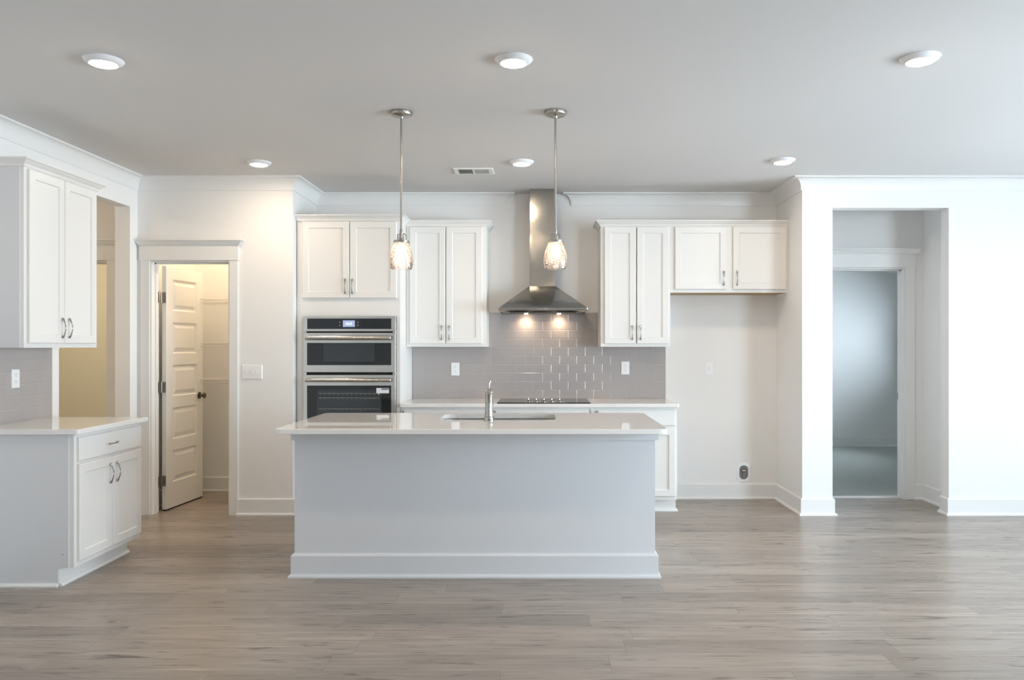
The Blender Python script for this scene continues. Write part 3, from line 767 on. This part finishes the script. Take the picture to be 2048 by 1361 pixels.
# --- pendants
def pendant(label, x, y, first=[None]):
    if first[0] is not None:
        t = copy_tree(first[0]); t.location = (x, y, ZC); t['label'] = label; return t
    t = thing('pendant_lamp', label, 'pendant lamp', (x, y, ZC), 0, 'pendant lamps over the island')
    bm = bmesh.new(); lathe(bm, [(0, -.0005), (.0655, -.0005), (.0655, -.012), (.063, -.020), (.056, -.024), (.020, -.026), (.014, -.030), (.011, -.040), (0, -.040)], seg=36)
    obj('ceiling_canopy', bm, 'nickel', t, smooth=True)
    zb = 2.074 - ZC
    bm = bmesh.new(); tube(bm, [(0, 0, -.035), (0, 0, zb)], .0062, 12)
    lathe(bm, [(0, -.335), (.0075, -.335), (.0075, -.345), (0, -.345)], seg=12); obj('rod', bm, 'nickel', t, smooth=True)
    bm = bmesh.new()   # small hub, three-bar bracket, ring
    lathe(bm, [(0, zb + .002), (.0095, zb + .002), (.0105, zb - .012), (.009, zb - .026), (0, zb - .026)], seg=20)
    for a in (.5, .5 + 2 * PI / 3, .5 + 4 * PI / 3):
        c, s = math.cos(a), math.sin(a)
        tube(bm, [(c * .004, s * .004, zb - .022), (c * .022, s * .022, zb - .024), (c * .030, s * .030, zb - .030), (c * .031, s * .031, zb - .064)], .003, 8)
    obj('bracket', bm, 'nickel', t, smooth=True)
    zr = 2.010 - ZC
    bm = bmesh.new(); lathe(bm, [(.043, zr), (.0455, zr), (.0455, zr - .014), (.043, zr - .014), (.020, zr - .004), (.020, zr)], seg=36, closed_prof=True)
    for a in (.4, 2.5, 4.6): tube(bm, [(math.cos(a) * .044, math.sin(a) * .044, zr - .007), (math.cos(a) * .053, math.sin(a) * .053, zr - .007)], .003, 8)
    obj('glass_holder', bm, 'nickel', t, smooth=True)
    bm = bmesh.new(); lathe(bm, [(0, zb - .024), (.012, zb - .028), (.017, zb - .045), (.017, zr - .02), (0, zr - .02)], seg=20); obj('socket', bm, 'nickel', t, smooth=True)
    zg = 1.998 - ZC
    P = [(.040, zg), (.043, zg - .008), (.052, zg - .028), (.062, zg - .055), (.0685, zg - .085), (.070, zg - .105), (.068, zg - .130), (.0625, zg - .154)]
    bm = bmesh.new(); Q = P + [(r - .0022, z) for r, z in P[::-1]]; lathe(bm, Q, seg=48, closed_prof=True)
    sh = obj('glass_shade', bm, 'seeded', t, smooth=True); sh['label'] = 'clear seeded glass bell shade'
    bm = bmesh.new(); lathe(bm, [(0, zg - .090), (.012, zg - .087), (.019, zg - .078), (.0225, zg - .066), (.021, zg - .050), (.014, zg - .034), (.012, zg - .018), (0, zg - .018)], seg=24)
    b = obj('bulb', bm, 'bulb', t, smooth=True); b['label'] = 'glowing warm bulb'
    return t
pendant('seeded glass pendant lamp hanging before the oven tower and its neighbour cabinet', -.8185, 4.66)
pendant('seeded glass pendant lamp hanging before the steel hood chimney', .0908, 4.65)

# ------------------------------------------------------------------ pantry: open door, wire shelves
DR = bpy.data.objects.new('door_1', None); C.objects.link(DR); struct(DR)
DR['label'] = 'white five-panel pantry door standing open'; DR['category'] = 'door'
ang = math.radians(90 - 4.6); DR.location = (-3.176, 6.640, 0); DR.rotation_euler = (0, 0, ang)
DW, DT = .607, .035
# local: x along the door from the hinge, y thickness (0 .. -DT is the side that faces the opening), z up
pz = [(1.957 - .268 - i * .3655, 1.957 - i * .3655) for i in range(5)]
bm = bmesh.new()
px0, px1 = .105, .505
box(bm, 0, px0, -DT, 0, .012, 2.062); box(bm, px1, DW, -DT, 0, .012, 2.062)
zs = [.012] + [z for p in pz[::-1] for z in p] + [2.062]
for a, b in zip(zs[0::2], zs[1::2]): box(bm, px0, px1, -DT, 0, a, b)
for z0, z1 in pz:
    for side in (0, 1):
        def R(i, dep):
            y = (-DT + dep) if side == 0 else -dep
            return [(px0 + i, y, z0 + i), (px1 - i, y, z0 + i), (px1 - i, y, z1 - i), (px0 + i, y, z1 - i)]
        loft(bm, [R(0, 0), R(.010, .011), R(.022, .011), R(.050, .002)], cap0=False)
leaf = obj('door_leaf', bm, 'trim', DR)
boxes('door_bottom_shade', [(.002, DW - .002, -DT + .003, -.003, .001, .0125)], 'gapshade', DR)  # dark strip filling the gap, painted as the shade under the door
for z in (1.795, 1.04, .252):
    bm = bmesh.new(); box(bm, -.0025, .0003, -DT + .002, -.004, z - .045, z + .045); tube(bm, [(-.004, .004, z - .046), (-.004, .004, z + .046)], .0065, 12)
    h_ = obj('hinge', bm, 'nickel', DR, smooth=False)
for z in (1.795, 1.04, .252):   # leaves on the jamb
    bm = bmesh.new(); box(bm, -.016, -.013, -.0, -.0, z, z)
    bm.free()
hj = boxes('hinge_leaf', [(-3.1842, -3.1815, 6.560, 6.597, z - .045, z + .045) for z in (1.795, 1.04, .252)], 'nickel')
hj.parent = bpy.data.objects['trim_3']
kb = bmesh.new()
for s, y in ((-1, -DT), (1, 0)):
    pts = [(.545, y, .94), (.545, y + s * .006, .94), (.545, y + s * .010, .94), (.545, y + s * .030, .94), (.545, y + s * .036, .94), (.545, y + s * .048, .94), (.545, y + s * .056, .94), (.545, y + s * .060, .94)]
    tube(kb, pts, [.032, .031, .012, .011, .020, .027, .022, .008], 20)
kn = obj('door_knob', kb, 'bronze', DR, smooth=True); kn['label'] = 'dark bronze round knob'

def wire_shelf(label, z):
    bm = bmesh.new(); a, b = XL + .008, AL - .128; y0, y1 = 7.20, 7.545
    for y, dz in ((y0, 0), (y0, -.028), (y0 + .11, -.004), (y0 + .22, -.004), (y1 - .005, -.004)): tube(bm, [(a, y, z + dz), (b, y, z + dz)], .003, 6)
    n = 46
    for i in range(n):
        x = a + (b - a) * (i + .5) / n
        tube(bm, [(x, y1, z + .001), (x, y0, z + .001), (x, y0 - .001, z - .028)], .0014, 4)
    t = tag(obj('wire_shelf', bm, 'wire'), label, 'shelf', 'wire shelves in the pantry')
    for x in (XL + .02, -2.6):
        bm = bmesh.new(); tube(bm, [(x, y0 + .03, z - .008), (x, y1 + .003, z - .20)], .004, 6); obj('support_bracket', bm, 'wire', t)
wire_shelf('white wire shelf in the pantry, topmost of the three', 1.815)
wire_shelf('white wire shelf in the pantry, middle of the three', 1.412)
wire_shelf('white wire shelf in the pantry, lowest of the three', 1.082)

# lamps inside the pantry, the passage, the den (out of sight on their ceilings)
def room_lamp(label, x, y, r, col, e):
    t = thing('room_ceiling_light', label, 'ceiling light', (x, y, ZC))
    bm = bmesh.new(); lathe(bm, [(0, -.0005), (r + .01, -.0005), (r + .01, -.02), (0, -.02)], seg=32); obj('lamp_base', bm, 'plastic', t, smooth=True)
    m = mat('room_lamp_glow', (1, 1, 1), .5, emit=col, estr=e)
    bm = bmesh.new(); lathe(bm, [(0, -.07), (r * .6, -.062), (r, -.0205), (0, -.0205)], seg=32); obj('lamp_shade', bm, m, t, smooth=True)
room_lamp('flush ceiling light inside the pantry', -2.72, 7.05, .11, (1, .77, .50), 80)
room_lamp('flush ceiling light in the passage behind the left opening', -4.4, 5.3, .12, (1, .80, .55), 60)
room_lamp('flush ceiling light in the den behind the passage', -4.3, 7.6, .12, (1, .80, .46), 75)
